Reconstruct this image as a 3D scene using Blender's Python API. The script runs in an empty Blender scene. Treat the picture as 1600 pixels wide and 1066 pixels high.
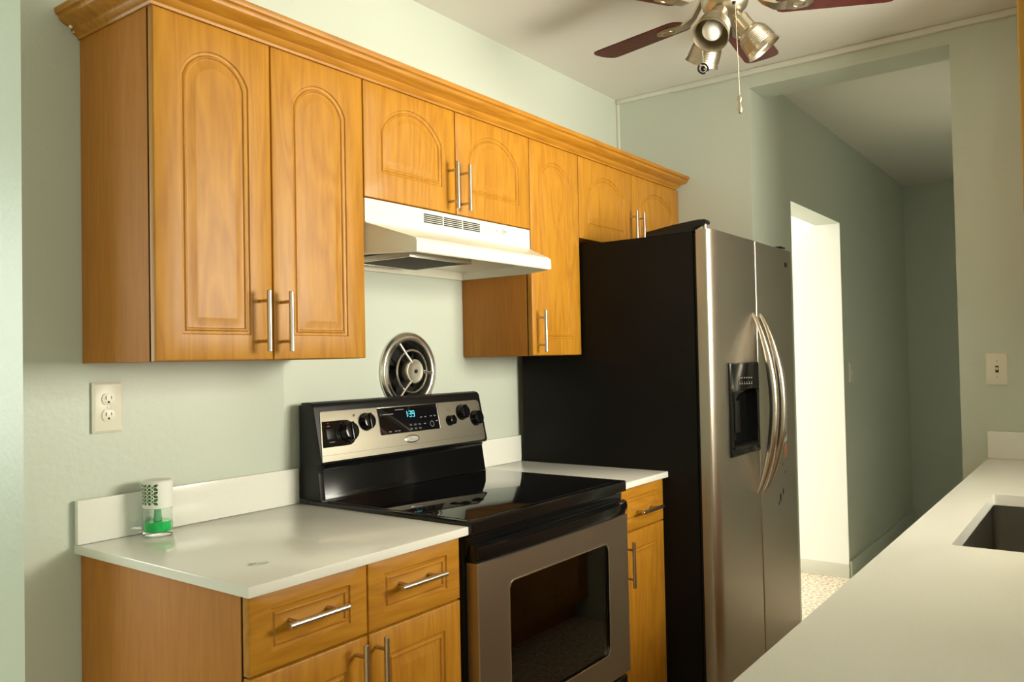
import bpy, bmesh, math, random
from mathutils import Vector, Matrix
S = bpy.context.scene
COL = S.collection
random.seed(7)
PI = math.pi

# ------------------------------------------------------------------ camera
cd = bpy.data.cameras.new('camera')
cd.sensor_width = 36.0
cd.lens = 28.6485
cd.clip_start = 0.02
cam = bpy.data.objects.new('camera', cd)
COL.objects.link(cam)
cam.location = (-0.9368, -1.9515, 1.3196)
cam.rotation_euler = (1.592724, 0.020035, -0.932894)
S.camera = cam

# ------------------------------------------------------------------ world, exposure
S.view_settings.view_transform = 'Standard'
S.view_settings.look = 'None'
S.view_settings.exposure = -0.05
S.view_settings.gamma = 1.0
S.view_settings.use_curve_mapping = False
w = bpy.data.worlds.new('world')
S.world = w
w.use_nodes = True
wn = w.node_tree
bg = wn.nodes['Background']
bg.inputs[0].default_value = (0.80, 0.92, 0.78, 1)
bg.inputs[1].default_value = 1.0


def area(name, loc, rot, sx, sy, power, color, spread=180):
    l = bpy.data.lights.new(name, 'AREA')
    l.shape = 'RECTANGLE'
    l.size, l.size_y = sx, sy
    l.energy = power
    l.color = color
    l.spread = math.radians(spread)
    o = bpy.data.objects.new(name, l)
    COL.objects.link(o)
    o.location = loc
    o.rotation_euler = rot
    return o


# daylight outside each window (the lamp stands just outside the opening and faces in)
area('daylight_sink_window', (1.75, -3.3, 1.45), (PI/2 + .10, 0, 0), 2.2, 1.6, 370, (1.0, 0.95, 0.80))
area('daylight_living_window', (-2.1, 3.15, 1.5), (-PI/2, 0, 0), 1.8, 1.5, 90, (0.94, 1.0, 0.90))
area('daylight_rear_window', (-2.6, -3.75, 1.5), (PI/2, 0, 0), 1.6, 1.5, 42, (0.95, 1.0, 0.88))
area('daylight_side_room', (3.35, 2.75, 1.9), (-PI/2 + .45, 0, 0), 1.0, 1.5, 215, (1.0, 0.96, 0.86))


# ------------------------------------------------------------------ materials
def mat(name, col, rough=0.5, metal=0.0, bump=0.0, bscale=200.0, **kw):
    m = bpy.data.materials.new(name)
    m.use_nodes = True
    nt = m.node_tree
    b = nt.nodes['Principled BSDF']
    b.inputs['Base Color'].default_value = (*col, 1)
    b.inputs['Roughness'].default_value = rough
    b.inputs['Metallic'].default_value = metal
    for k, v in kw.items():
        b.inputs[k].default_value = v
    tc = nt.nodes.new('ShaderNodeTexCoord')
    n = nt.nodes.new('ShaderNodeTexNoise')
    n.inputs['Scale'].default_value = bscale
    n.inputs['Detail'].default_value = 4
    nt.links.new(tc.outputs['Object'], n.inputs['Vector'])
    if bump > 0:
        bp = nt.nodes.new('ShaderNodeBump')
        bp.inputs['Strength'].default_value = bump
        bp.inputs['Distance'].default_value = 0.002
        nt.links.new(n.outputs['Fac'], bp.inputs['Height'])
        nt.links.new(bp.outputs['Normal'], b.inputs['Normal'])
    return m


def ramp_mix(m, c1, c2, scale, stretch=(1, 1, 1), lo=0.35, hi=0.65, detail=4, coord='Object'):
    """base colour from a noise between two colours"""
    nt = m.node_tree
    b = nt.nodes['Principled BSDF']
    tc = nt.nodes.new('ShaderNodeTexCoord')
    mp = nt.nodes.new('ShaderNodeMapping')
    mp.inputs['Scale'].default_value = stretch
    n = nt.nodes.new('ShaderNodeTexNoise')
    n.inputs['Scale'].default_value = scale
    n.inputs['Detail'].default_value = detail
    r = nt.nodes.new('ShaderNodeValToRGB')
    r.color_ramp.elements[0].position = lo
    r.color_ramp.elements[1].position = hi
    r.color_ramp.elements[0].color = (*c1, 1)
    r.color_ramp.elements[1].color = (*c2, 1)
    nt.links.new(tc.outputs[coord], mp.inputs['Vector'])
    nt.links.new(mp.outputs['Vector'], n.inputs['Vector'])
    nt.links.new(n.outputs['Fac'], r.inputs['Fac'])
    nt.links.new(r.outputs['Color'], b.inputs['Base Color'])
    return m


def wood(name, dark, mid, light, vertical=True, rough=0.43, soft=1.0):
    m = bpy.data.materials.new(name)
    m.use_nodes = True
    nt = m.node_tree
    b = nt.nodes['Principled BSDF']
    b.inputs['Roughness'].default_value = rough
    b.inputs['Specular IOR Level'].default_value = 0.4
    tc = nt.nodes.new('ShaderNodeTexCoord')
    oi = nt.nodes.new('ShaderNodeObjectInfo')
    add = nt.nodes.new('ShaderNodeVectorMath')
    add.operation = 'MULTIPLY_ADD'
    comb = nt.nodes.new('ShaderNodeCombineXYZ')
    for i in range(3):
        nt.links.new(oi.outputs['Random'], comb.inputs[i])
    add.inputs[1].default_value = (7.3, 3.1, 5.7)
    nt.links.new(comb.outputs[0], add.inputs[0])
    nt.links.new(tc.outputs['Object'], add.inputs[2])
    mp = nt.nodes.new('ShaderNodeMapping')
    mp.inputs['Scale'].default_value = (1, 1, 0.11) if vertical else (0.11, 1, 1)
    nt.links.new(add.outputs[0], mp.inputs['Vector'])
    # broad cathedral figure
    n1 = nt.nodes.new('ShaderNodeTexNoise')
    n1.inputs['Scale'].default_value = 9
    n1.inputs['Detail'].default_value = 3
    n1.inputs['Distortion'].default_value = 0.6
    nt.links.new(mp.outputs['Vector'], n1.inputs['Vector'])
    sc = nt.nodes.new('ShaderNodeMath')
    sc.operation = 'MULTIPLY'
    sc.inputs[1].default_value = 9.0
    nt.links.new(n1.outputs['Fac'], sc.inputs[0])
    fr = nt.nodes.new('ShaderNodeMath')
    fr.operation = 'PINGPONG'
    fr.inputs[1].default_value = 0.5
    nt.links.new(sc.outputs[0], fr.inputs[0])
    # fine pores
    n2 = nt.nodes.new('ShaderNodeTexNoise')
    n2.inputs['Scale'].default_value = 90
    n2.inputs['Detail'].default_value = 3
    nt.links.new(mp.outputs['Vector'], n2.inputs['Vector'])
    ma = nt.nodes.new('ShaderNodeMath')
    ma.operation = 'MULTIPLY_ADD'
    ma.inputs[1].default_value = 0.75 * soft
    nt.links.new(fr.outputs[0], ma.inputs[0])
    mb_ = nt.nodes.new('ShaderNodeMath')
    mb_.operation = 'MULTIPLY'
    mb_.inputs[1].default_value = 0.75
    nt.links.new(n2.outputs['Fac'], mb_.inputs[0])
    nt.links.new(mb_.outputs[0], ma.inputs[2])
    r = nt.nodes.new('ShaderNodeValToRGB')
    e = r.color_ramp.elements
    e[0].position, e[1].position = 0.25, 0.8
    e[0].color, e[1].color = (*dark, 1), (*light, 1)
    x = e.new(0.5)
    x.color = (*mid, 1)
    nt.links.new(ma.outputs[0], r.inputs['Fac'])
    nt.links.new(r.outputs['Color'], b.inputs['Base Color'])
    return m


M = {}
M['paint'] = mat('wall_paint', (0.585, 0.635, 0.545), 0.42, bump=0.35, bscale=55)
M['hall_paint'] = mat('hall_paint', (0.55, 0.585, 0.51), 0.6, bump=0.2, bscale=90)
M['white_paint'] = mat('white_paint', (0.86, 0.86, 0.82), 0.55, bump=0.2, bscale=60)
M['ceiling'] = mat('ceiling_paint', (0.80, 0.79, 0.72), 0.7, bump=0.2, bscale=120)
M['trim'] = mat('trim_paint', (0.74, 0.74, 0.66), 0.45)
M['terrazzo'] = ramp_mix(mat('terrazzo', (0.5, 0.4, 0.3), 0.3), (0.42, 0.30, 0.20), (0.80, 0.72, 0.58), 55, lo=0.38, hi=0.55)
WD, WM, WL = (0.38, 0.152, 0.010), (0.44, 0.190, 0.013), (0.50, 0.228, 0.019)
M['wood'] = wood('maple_door_laminate', WD, WM, WL)
M['wood_h'] = wood('maple_drawer_laminate', WD, WM, WL, vertical=False)
M['wood_crown'] = wood('maple_crown_laminate', (0.35, 0.140, 0.010), (0.42, 0.176, 0.013), (0.48, 0.212, 0.020), vertical=False)
M['wood_side'] = wood('maple_side_laminate', (0.41, 0.150, 0.012), (0.46, 0.172, 0.015), (0.50, 0.196, 0.020), rough=0.6, soft=0.6)
M['edge'] = mat('gap_shade_brown', (0.05, 0.022, 0.008), 0.6)  # dark brown painted in as shade behind the doors; also the switch slot
M['nickel'] = mat('brushed_nickel', (0.62, 0.56, 0.48), 0.28, 1.0, bump=0.05, bscale=400)
M['quartz'] = ramp_mix(mat('white_quartz', (0.78, 0.77, 0.70), 0.16), (0.825, 0.82, 0.755), (0.845, 0.84, 0.775), 220)
M['white_enamel'] = mat('white_enamel', (0.79, 0.765, 0.65), 0.35)
M['black_gloss'] = mat('black_enamel', (0.006, 0.006, 0.006), 0.12, **{'Specular IOR Level': 0.35})
M['black_glass'] = mat('black_glass', (0.006, 0.006, 0.007), 0.04)
M['black_plastic'] = mat('black_plastic', (0.008, 0.008, 0.008), 0.36, bump=0.1, bscale=600, **{'Specular IOR Level': 0.3})
M['black_side'] = mat('black_textured_steel', (0.006, 0.005, 0.004), 0.5, bump=0.25, bscale=700, **{'Specular IOR Level': 0.15})
M['dark'] = mat('dark_void', (0.01, 0.009, 0.008), 0.8)
M['slot'] = mat('slot_shadow', (0.02, 0.02, 0.02), 0.8)
M['gasket'] = mat('gasket_rubber', (0.008, 0.008, 0.008), 0.6)
M['filter'] = ramp_mix(mat('greasy_filter', (0.08, 0.06, 0.04), 0.7, 0.0, bump=0.6, bscale=500), (0.02, 0.014, 0.008), (0.06, 0.042, 0.025), 160)
M['chrome'] = mat('chrome', (0.74, 0.72, 0.66), 0.27, 1.0)
M['satin'] = mat('satin_aluminium', (0.46, 0.43, 0.35), 0.45, 1.0)
M['brass'] = mat('satin_brass_nickel', (0.55, 0.49, 0.38), 0.36, 1.0)
M['mahogany'] = ramp_mix(mat('mahogany_blade', (0.1, 0.02, 0.015), 0.35, **{'Specular IOR Level': 0.3}), (0.065, 0.010, 0.008), (0.10, 0.016, 0.012), 30, (1, 1, 1))
M['bulb'] = mat('frosted_bulb', (0.90, 0.90, 0.86), 0.25)
M['almond'] = mat('almond_plastic', (0.80, 0.77, 0.64), 0.35)
M['green_liquid'] = mat('green_liquid', (0.0, 0.70, 0.15), 0.1)
M['wick'] = mat('green_wick', (0.25, 0.62, 0.36), 0.5)
M['glass'] = mat('clear_glass', (0.94, 0.98, 0.95), 0.02, **{'Transmission Weight': 1.0, 'IOR': 1.2})
M['sink'] = mat('sink_steel', (0.30, 0.28, 0.25), 0.32, 1.0, bump=0.1, bscale=300)
M['clock'] = mat('clock_digits', (0.1, 0.8, 0.9), 0.4, **{'Emission Color': (0.15, 0.85, 1.0, 1), 'Emission Strength': 1.2})
M['grey_print'] = mat('grey_print', (0.22, 0.22, 0.21), 0.5)
M['dim_print'] = mat('dim_print', (0.07, 0.07, 0.07), 0.5)
M['white_print'] = mat('white_print', (0.55, 0.55, 0.52), 0.5)
M['red_print'] = mat('red_print', (0.35, 0.03, 0.02), 0.5)
M['rust'] = ramp_mix(mat('rust_patch', (0.25, 0.10, 0.05), 0.7), (0.22, 0.075, 0.03), (0.42, 0.20, 0.12), 150)
M['residue'] = mat('grey_residue', (0.52, 0.51, 0.45), 0.4)
M['leaf'] = ramp_mix(mat('outside_leaves', (0.03, 0.12, 0.02), 0.7), (0.015, 0.07, 0.01), (0.10, 0.25, 0.05), 6)


def steel(name, col, rough, along='z'):
    m = mat(name, col, rough, 1.0)
    nt = m.node_tree
    b = nt.nodes['Principled BSDF']
    tc = nt.nodes.new('ShaderNodeTexCoord')
    mp = nt.nodes.new('ShaderNodeMapping')
    mp.inputs['Scale'].default_value = (500, 500, 6) if along == 'z' else (6, 500, 500)
    n = nt.nodes.new('ShaderNodeTexNoise')
    n.inputs['Scale'].default_value = 1.0
    n.inputs['Detail'].default_value = 3
    mr = nt.nodes.new('ShaderNodeMapRange')
    mr.inputs[3].default_value = rough - 0.03
    mr.inputs[4].default_value = rough + 0.03
    nt.links.new(tc.outputs['Object'], mp.inputs['Vector'])
    nt.links.new(mp.outputs['Vector'], n.inputs['Vector'])
    nt.links.new(n.outputs['Fac'], mr.inputs[0])
    nt.links.new(mr.outputs[0], b.inputs['Roughness'])
    return m


M['steel'] = steel('brushed_steel_door', (0.50, 0.44, 0.365), 0.37)
M['steel_panel'] = steel('brushed_steel_console', (0.36, 0.33, 0.26), 0.52, 'x')
M['steel_h'] = steel('brushed_steel_panel', (0.38, 0.33, 0.265), 0.38, 'x')


# window glass of the oven: dark tint, mirror at glancing angles
def tinted():
    m = bpy.data.materials.new('oven_tinted_glass')
    m.use_nodes = True
    nt = m.node_tree
    nt.nodes.remove(nt.nodes['Principled BSDF'])
    out = nt.nodes['Material Output']
    tr = nt.nodes.new('ShaderNodeBsdfTransparent')
    tr.inputs[0].default_value = (0.42, 0.38, 0.36, 1)
    gl = nt.nodes.new('ShaderNodeBsdfGlossy')
    gl.inputs['Roughness'].default_value = 0.03
    gl.inputs[0].default_value = (0.9, 0.9, 0.9, 1)
    fr = nt.nodes.new('ShaderNodeFresnel')
    fr.inputs[0].default_value = 1.6
    mx = nt.nodes.new('ShaderNodeMixShader')
    nt.links.new(fr.outputs[0], mx.inputs[0])
    nt.links.new(tr.outputs[0], mx.inputs[1])
    nt.links.new(gl.outputs[0], mx.inputs[2])
    nt.links.new(mx.outputs[0], out.inputs[0])
    return m


M['oven_glass'] = tinted()


# ------------------------------------------------------------------ mesh builder
class MB:
    def __init__(self):
        self.bm = bmesh.new()
        self.X = None          # optional matrix for new geometry

    def _v(self, p):
        p = Vector(p)
        return self.bm.verts.new(self.X @ p if self.X else p)

    def _merge(self, bm2):
        me = bpy.data.meshes.new('tmp')
        bm2.to_mesh(me)
        bm2.free()
        if self.X:
            me.transform(self.X)
        self.bm.from_mesh(me)
        bpy.data.meshes.remove(me)

    def box(self, x0, x1, y0, y1, z0, z1, bevel=0.0, seg=2):
        b = bmesh.new()
        bmesh.ops.create_cube(b, size=1.0)
        for v in b.verts:
            v.co = Vector(((x0 + x1) / 2 + v.co.x * (x1 - x0), (y0 + y1) / 2 + v.co.y * (y1 - y0), (z0 + z1) / 2 + v.co.z * (z1 - z0)))
        if bevel > 0:
            bmesh.ops.bevel(b, geom=list(b.edges), offset=bevel, segments=seg, profile=0.6, affect='EDGES')
        self._merge(b)
        return self

    def prism(self, poly, axis, a0, a1, bevel=0.0, seg=2):
        """poly of 2D points extruded along axis ('x': (y,z), 'y': (x,z), 'z': (x,y))"""
        def p3(q, a):
            return {'x': (a, q[0], q[1]), 'y': (q[0], a, q[1]), 'z': (q[0], q[1], a)}[axis]
        b = bmesh.new()
        v0 = [b.verts.new(p3(q, a0)) for q in poly]
        v1 = [b.verts.new(p3(q, a1)) for q in poly]
        n = len(poly)
        b.faces.new(v0)
        b.faces.new(v1[::-1])
        for i in range(n):
            b.faces.new((v0[i], v0[(i + 1) % n], v1[(i + 1) % n], v1[i]))
        bmesh.ops.recalc_face_normals(b, faces=b.faces)
        if bevel > 0:
            bmesh.ops.bevel(b, geom=list(b.edges), offset=bevel, segments=seg, profile=0.6, affect='EDGES')
        self._merge(b)
        return self

    def loft(self, rings, cap0=True, cap1=True, closed=True):
        vs = [[self._v(p) for p in r] for r in rings]
        n = len(vs[0])
        for a, b in zip(vs[:-1], vs[1:]):
            for i in range(n if closed else n - 1):
                j = (i + 1) % n
                self.bm.faces.new((a[i], a[j], b[j], b[i]))
        if cap0:
            self.bm.faces.new(vs[0][::-1])
        if cap1:
            self.bm.faces.new(vs[-1])
        return self

    def tube(self, path, r, n=12, caps=True):
        path = [Vector(p) for p in path]
        rr = r if isinstance(r, (list, tuple)) else [r] * len(path)
        t0 = (path[1] - path[0]).normalized()
        u = t0.orthogonal().normalized()
        rings = []
        for i, p in enumerate(path):
            a = path[max(i - 1, 0)]
            c = path[min(i + 1, len(path) - 1)]
            t = (c - a).normalized()
            u = (u - t * u.dot(t)).normalized()
            v = t.cross(u)
            rings.append([p + (u * math.cos(k * 2 * PI / n) + v * math.sin(k * 2 * PI / n)) * rr[i] for k in range(n)])
        return self.loft(rings, caps, caps)

    def lathe(self, prof, o=(0, 0, 0), d=(0, 0, 1), n=32, cap0=True, cap1=True):
        """prof: (radius, height along d)"""
        o, d = Vector(o), Vector(d).normalized()
        u = d.orthogonal().normalized()
        v = d.cross(u)
        rings = [[o + d * h + (u * math.cos(k * 2 * PI / n) + v * math.sin(k * 2 * PI / n)) * max(r, 1e-5) for k in range(n)] for r, h in prof]
        return self.loft(rings, cap0, cap1)

    def torus(self, o, d, R, r, n=48, k=10):
        o, d = Vector(o), Vector(d).normalized()
        u = d.orthogonal().normalized()
        v = d.cross(u)
        rings = []
        for i in range(n):
            a = i * 2 * PI / n
            e = u * math.cos(a) + v * math.sin(a)
            rings.append([o + e * (R + r * math.cos(j * 2 * PI / k)) + d * (r * math.sin(j * 2 * PI / k)) for j in range(k)])
        rings.append(rings[0])
        vs = [[self._v(p) for p in q] for q in rings[:-1]]
        for i in range(n):
            a, b = vs[i], vs[(i + 1) % n]
            for j in range(k):
                jj = (j + 1) % k
                self.bm.faces.new((a[j], b[j], b[jj], a[jj]))
        return self

    def ellipsoid(self, c, rx, ry, rz, n=24, m=12):
        b = bmesh.new()
        bmesh.ops.create_uvsphere(b, u_segments=n, v_segments=m, radius=1.0)
        for v in b.verts:
            v.co = Vector((c[0] + v.co.x * rx, c[1] + v.co.y * ry, c[2] + v.co.z * rz))
        self._merge(b)
        return self

    def build(self, name, m, parent=None, angle=35, loc=None, recalc=True):
        bm = self.bm
        if recalc:
            bmesh.ops.recalc_face_normals(bm, faces=bm.faces)
        me = bpy.data.meshes.new(name)
        bm.to_mesh(me)
        bm.free()
        o = bpy.data.objects.new(name, me)
        COL.objects.link(o)
        base = Vector((0, 0, 0))
        if parent is not None:
            q = parent
            while q is not None:
                base += q.location
                q = q.parent
            o.parent = parent
        if loc is not None:
            base += Vector(loc)
            o.location = loc
        me.transform(Matrix.Translation(-base))
        for mm in (m if isinstance(m, (list, tuple)) else [m]):
            me.materials.append(M[mm])
        for p in me.polygons:
            p.use_smooth = True
        me.set_sharp_from_angle(angle=math.radians(angle))
        return o


def tag(o, label, cat, group=None):
    o['label'] = label
    o['category'] = cat
    if group:
        o['group'] = group
    return o


def thing(name, loc, label, cat, group=None):
    o = bpy.data.objects.new(name, None)
    o.empty_display_size = 0.05
    COL.objects.link(o)
    o.location = loc
    return tag(o, label, cat, group)


def struct(name, mb, m):
    o = mb.build(name, m)
    o['kind'] = 'structure'
    return o


def rect_loop_on(x0, x1, z0, z1, c, pts):
    """for each point, the hit of the ray c->pt on the rectangle; nearest points snap to the corners"""
    out = []
    for p in pts:
        dx, dz = p[0] - c[0], p[1] - c[1]
        t = 1e9
        if dx > 1e-9: t = min(t, (x1 - c[0]) / dx)
        if dx < -1e-9: t = min(t, (x0 - c[0]) / dx)
        if dz > 1e-9: t = min(t, (z1 - c[1]) / dz)
        if dz < -1e-9: t = min(t, (z0 - c[1]) / dz)
        out.append([c[0] + dx * t, c[1] + dz * t])
    for cx_, cz_ in ((x0, z0), (x1, z0), (x1, z1), (x0, z1)):
        ca = math.atan2(cz_ - c[1], cx_ - c[0])
        best = min(range(len(pts)), key=lambda i: abs((math.atan2(pts[i][1] - c[1], pts[i][0] - c[0]) - ca + PI) % (2 * PI) - PI))
        out[best] = [cx_, cz_]
    return out


def arch_loop(x0, x1, z0, z1, rise, inset, n=20):
    """panel outline, counter-clockwise, arched top (rise 0 = plain rectangle)"""
    x0 += inset; x1 -= inset; z0 += inset; z1 -= inset
    pts = []
    for i in range(8): pts.append((x0 + (x1 - x0) * i / 8, z0))
    hs = z1 - rise if rise > 0 else z1
    for i in range(12): pts.append((x1, z0 + (hs - z0) * i / 12))
    if rise > 0:
        hw = (x1 - x0) / 2
        R = (hw * hw + rise * rise) / (2 * rise)
        cz_ = z1 - R
        a0 = math.asin(min(1, hw / R))
        for i in range(n):
            a = a0 - 2 * a0 * i / n
            pts.append(((x0 + x1) / 2 + R * math.sin(a), cz_ + R * math.cos(a)))
    else:
        for i in range(n): pts.append((x1 - (x1 - x0) * i / n, z1))
    for i in range(12): pts.append((x0, hs - (hs - z0) * i / 12))
    return pts


PROFILE = [(0, 0), (0.0025, 0.0035), (0.0075, 0.0042), (0.0105, 0.0012), (0.0135, 0.0008), (0.016, 0.0040), (0.021, 0.0044), (0.036, 0.0002), (0.040, 0.0)]


def routed_door(x0, x1, z0, z1, yf, yb, mx, mz0, mz1, rise, sgn=1):
    """door slab in the x-z plane, front face at yf (towards -y when sgn=1), routed panel"""
    mb = MB()
    bv = 0.004
    px0, px1, pz0, pz1 = x0 + mx, x1 - mx, z0 + mz0, z1 - mz1
    c = ((px0 + px1) / 2, (pz0 + pz1) / 2)
    base = arch_loop(px0, px1, pz0, pz1, rise, 0)
    rings = []
    outer_b = rect_loop_on(x0, x1, z0, z1, c, base)
    rings.append([(p[0], yb, p[1]) for p in outer_b])
    rings.append([(p[0], yf + sgn * bv, p[1]) for p in outer_b])
    o1 = rect_loop_on(x0 + bv * .3, x1 - bv * .3, z0 + bv * .3, z1 - bv * .3, c, base)
    rings.append([(p[0], yf + sgn * bv * .3, p[1]) for p in o1])
    o2 = rect_loop_on(x0 + bv, x1 - bv, z0 + bv, z1 - bv, c, base)
    rings.append([(p[0], yf, p[1]) for p in o2])
    for ins, dep in PROFILE:
        rings.append([(p[0], yf + sgn * dep, p[1]) for p in arch_loop(px0, px1, pz0, pz1, max(rise - ins * .25, 0) if rise > 0 else 0, ins)])
    mb.loft(rings, True, True)
    return mb


def pull(parent, m, p0, axis, length, out, r=0.006, post=0.064, name='handle', stand=0.032):
    """bar pull on two posts: p0 the middle of the bar's foot on the face, out the unit outward vector"""
    p0, ax, out = Vector(p0), Vector(axis), Vector(out)
    c = p0 + out * stand
    mb = MB()
    mb.lathe([(r * .8, -length / 2), (r, -length / 2 + .0015), (r, length / 2 - .0015), (r * .8, length / 2)], c, ax, 16)
    for s in (-1, 1):
        q = p0 + ax * (s * post * .75)
        mb.lathe([(r * .72, -0.002), (r * .72, stand)], q, out, 12)
    return mb.build(name, m, parent)


# ------------------------------------------------------------------ room shell
ZC = 2.5876
XE, TW = 2.6128, 0.19
XW = -0.129
YJ, YO, ZO = -0.668, -1.4653, 2.508
YR = -2.2

m = MB(); m.box(-4.7, 6.1, -3.8, 3.0, -0.06, 0.0)
struct('floor', m, 'terrazzo')
m = MB(); m.box(-4.7, XE + TW, -3.8, 3.0, ZC, ZC + 0.06)
struct('ceiling', m, 'ceiling')
m = MB(); m.box(XE + TW + .001, 6.1, -3.8, 3.0, 2.5945, 2.66)
struct('ceiling_hall', m, 'ceiling')

# back wall with a round hole for the exhaust fan
VC, VR = (1.0945, 1.284), 0.108
m = MB()
NN = 48
circ = [(VC[0] + VR * math.cos(2 * PI * k / NN), VC[1] + VR * math.sin(2 * PI * k / NN)) for k in range(NN)]
X0, X1 = VC[0] - .25, VC[0] + .25
Z0, Z1 = VC[1] - .25, VC[1] + .25
rc = rect_loop_on(X0, X1, Z0, Z1, VC, circ)
m.loft([[(p[0], 0, p[1]) for p in rc], [(p[0], 0, p[1]) for p in circ], [(p[0], 0.12, p[1]) for p in circ]], False, True)
for a, b, c_, d_ in ((XW, X0, 0, ZC), (X1, XE, 0, ZC), (X0, X1, 0, Z0), (X0, X1, Z1, ZC)):
    vs = [m._v((a, 0, c_)), m._v((b, 0, c_)), m._v((b, 0, d_)), m._v((a, 0, d_))]
    m.bm.faces.new(vs)
# return of the outer corner and back
vs = [m._v((XW, 0, 0)), m._v((XW, 0, ZC)), m._v((XW, 3.0, ZC)), m._v((XW, 3.0, 0))]
m.bm.faces.new(vs)
vs = [m._v((XW, .14, 0)), m._v((XE, .14, 0)), m._v((XE, .14, ZC)), m._v((XW, .14, ZC))]
m.bm.faces.new(vs)
bmesh.ops.remove_doubles(m.bm, verts=m.bm.verts, dist=0.0005)
struct('wall_back', m, 'paint')

# end wall with the tall opening to the hall
m = MB()
m.box(XE, XE + TW, YJ, 0.0, 0, ZC)
m.box(XE, XE + TW, YO, YJ, ZO, ZC)
m.box(XE, XE + TW, YR - .2, YO, 0, ZC)
bmesh.ops.remove_doubles(m.bm, verts=m.bm.verts, dist=0.0005)
struct('wall_end', m, 'paint')

# hall walls
m = MB()
XD0, XD1, ZD = 3.155, 4.06, 2.08
YB = YJ + .14
m.box(XE + TW, XD0, YJ, YB, 0, 2.5945)
m.box(XD0, XD1, YJ, YB, ZD, 2.5945)
m.box(XD1, 5.905, YJ, YB, 0, 2.5945)
struct('wall_hall_left', m, 'paint')
m = MB(); m.box(5.905, 6.0, YR, YB, 0, 2.5945)
struct('wall_hall_far', m, 'hall_paint')
m = MB(); m.box(XE + TW, 5.905, YR - .1, YR, 0, 2.5945)
struct('wall_hall_right', m, 'hall_paint')
# bright room beyond the doorway: reveal flush with its wall
m = MB()
m.box(XD1, XD1 + .1, YB, 2.6, 0, 2.5945)
m.box(XD1 - .006, XD1, YJ + .001, YB + .3, 0, ZD - .0005)
struct('wall_side_room', m, 'white_paint')
m = MB()
m.box(2.70, 2.78, YB, 2.6, 0, 2.5945)
struct('wall_side_room_near', m, 'white_paint')
m = MB()
m.box(2.70, 2.90, 2.5, 2.6, 0, 2.5945); m.box(3.8, 4.16, 2.5, 2.6, 0, 2.5945)
m.box(2.90, 3.8, 2.5, 2.6, 0, .8); m.box(2.90, 3.8, 2.5, 2.6, 2.2, 2.5945)
struct('wall_side_room_back', m, 'white_paint')
m = MB(); m.box(XD1 - .012, XD1 - .006, YJ + .0, 2.5, 0, .085, .003)
struct('baseboard_side_room', m, 'trim')
m = MB(); m.box(XD1, 5.905, YJ - .014, YJ, 0, .10, .004)
struct('baseboard_hall', m, 'paint')

# right wall with the sink window, living room walls
def wall_with_window(name, axis, pos, thick, a0, a1, w0, w1, z0, z1, mname='paint'):
    m = MB()
    def bx(p, q, zz0, zz1):
        if axis == 'y': m.box(p, q, pos - thick, pos, zz0, zz1)
        else: m.box(pos - thick, pos, p, q, zz0, zz1)
    bx(a0, w0, 0, ZC); bx(w1, a1, 0, ZC); bx(w0, w1, 0, z0); bx(w0, w1, z1, ZC)
    return struct(name, m, mname)


def window_frame(name, axis, pos, thick, w0, w1, z0, z1, cols=2, rows=2):
    m = MB()
    def bx(p, q, zz0, zz1, t=.05):
        mid = pos - thick / 2
        if axis == 'y': m.box(p, q, mid - t / 2, mid + t / 2, zz0, zz1)
        else: m.box(mid - t / 2, mid + t / 2, p, q, zz0, zz1)
    f = .045
    bx(w0, w0 + f, z0, z1); bx(w1 - f, w1, z0, z1); bx(w0 + f, w1 - f, z0, z0 + f); bx(w0 + f, w1 - f, z1 - f, z1)
    for i in range(1, cols):
        c = w0 + (w1 - w0) * i / cols
        bx(c - .014, c + .014, z0 + f, z1 - f, .035)
    for i in range(1, rows):
        c = z0 + (z1 - z0) * i / rows
        bx(w0 + f, w1 - f, c - .014, c + .014, .03)
    return struct(name, m, 'white_paint')


wall_with_window('wall_right', 'y', YR, .14, -1.2, XE, .88, 1.88, 1.22, 2.22)
window_frame('window_1', 'y', YR, .14, .88, 1.88, 1.22, 2.22)
m = MB(); m.box(-1.34, -1.2, -3.6, YR, 0, ZC)
struct('wall_return', m, 'paint')
wall_with_window('wall_rear', 'y', -3.5, .14, -4.5, -1.34, -3.4, -1.8, .75, 2.25)
window_frame('window_2', 'y', -3.5, .14, -3.4, -1.8, .75, 2.25)
m = MB(); m.box(-4.64, -4.5, -3.64, 3.0, 0, ZC)
struct('wall_left', m, 'paint')
wall_with_window('wall_living_back', 'y', 3.0, .14, -4.5, XW, -3.0, -1.2, .75, 2.25)
window_frame('window_3', 'y', 3.0, .14, -3.0, -1.2, .75, 2.25, 3)

# plaster seam: the skim coat left of the range stands a little proud
m = MB(); m.prism([(.34, .0002), (.5715, -.0035), (.5735, -.0025), (.574, .0002)], 'z', .60, 1.40)
struct('trim_plaster_skim', m, 'paint')
# surface raceway along the end wall and down the corner
m = MB()
m.box(XE - .016, XE, -.32, -.002, ZC - .021, ZC - .001, .004)
m.box(XE - .020, XE, -2.19, -.30, ZC - .026, ZC - .001, .005)
struct('trim_1', m, 'trim')
m = MB(); m.box(XE - .012, XE, -.014, -.001, 2.16, ZC - .022, .003)
struct('trim_2', m, 'trim')

# ------------------------------------------------------------------ upper cabinets
YU, YUB = -.3173, -.2985
ZUB, ZUT = 1.3289, 2.0959


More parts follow.
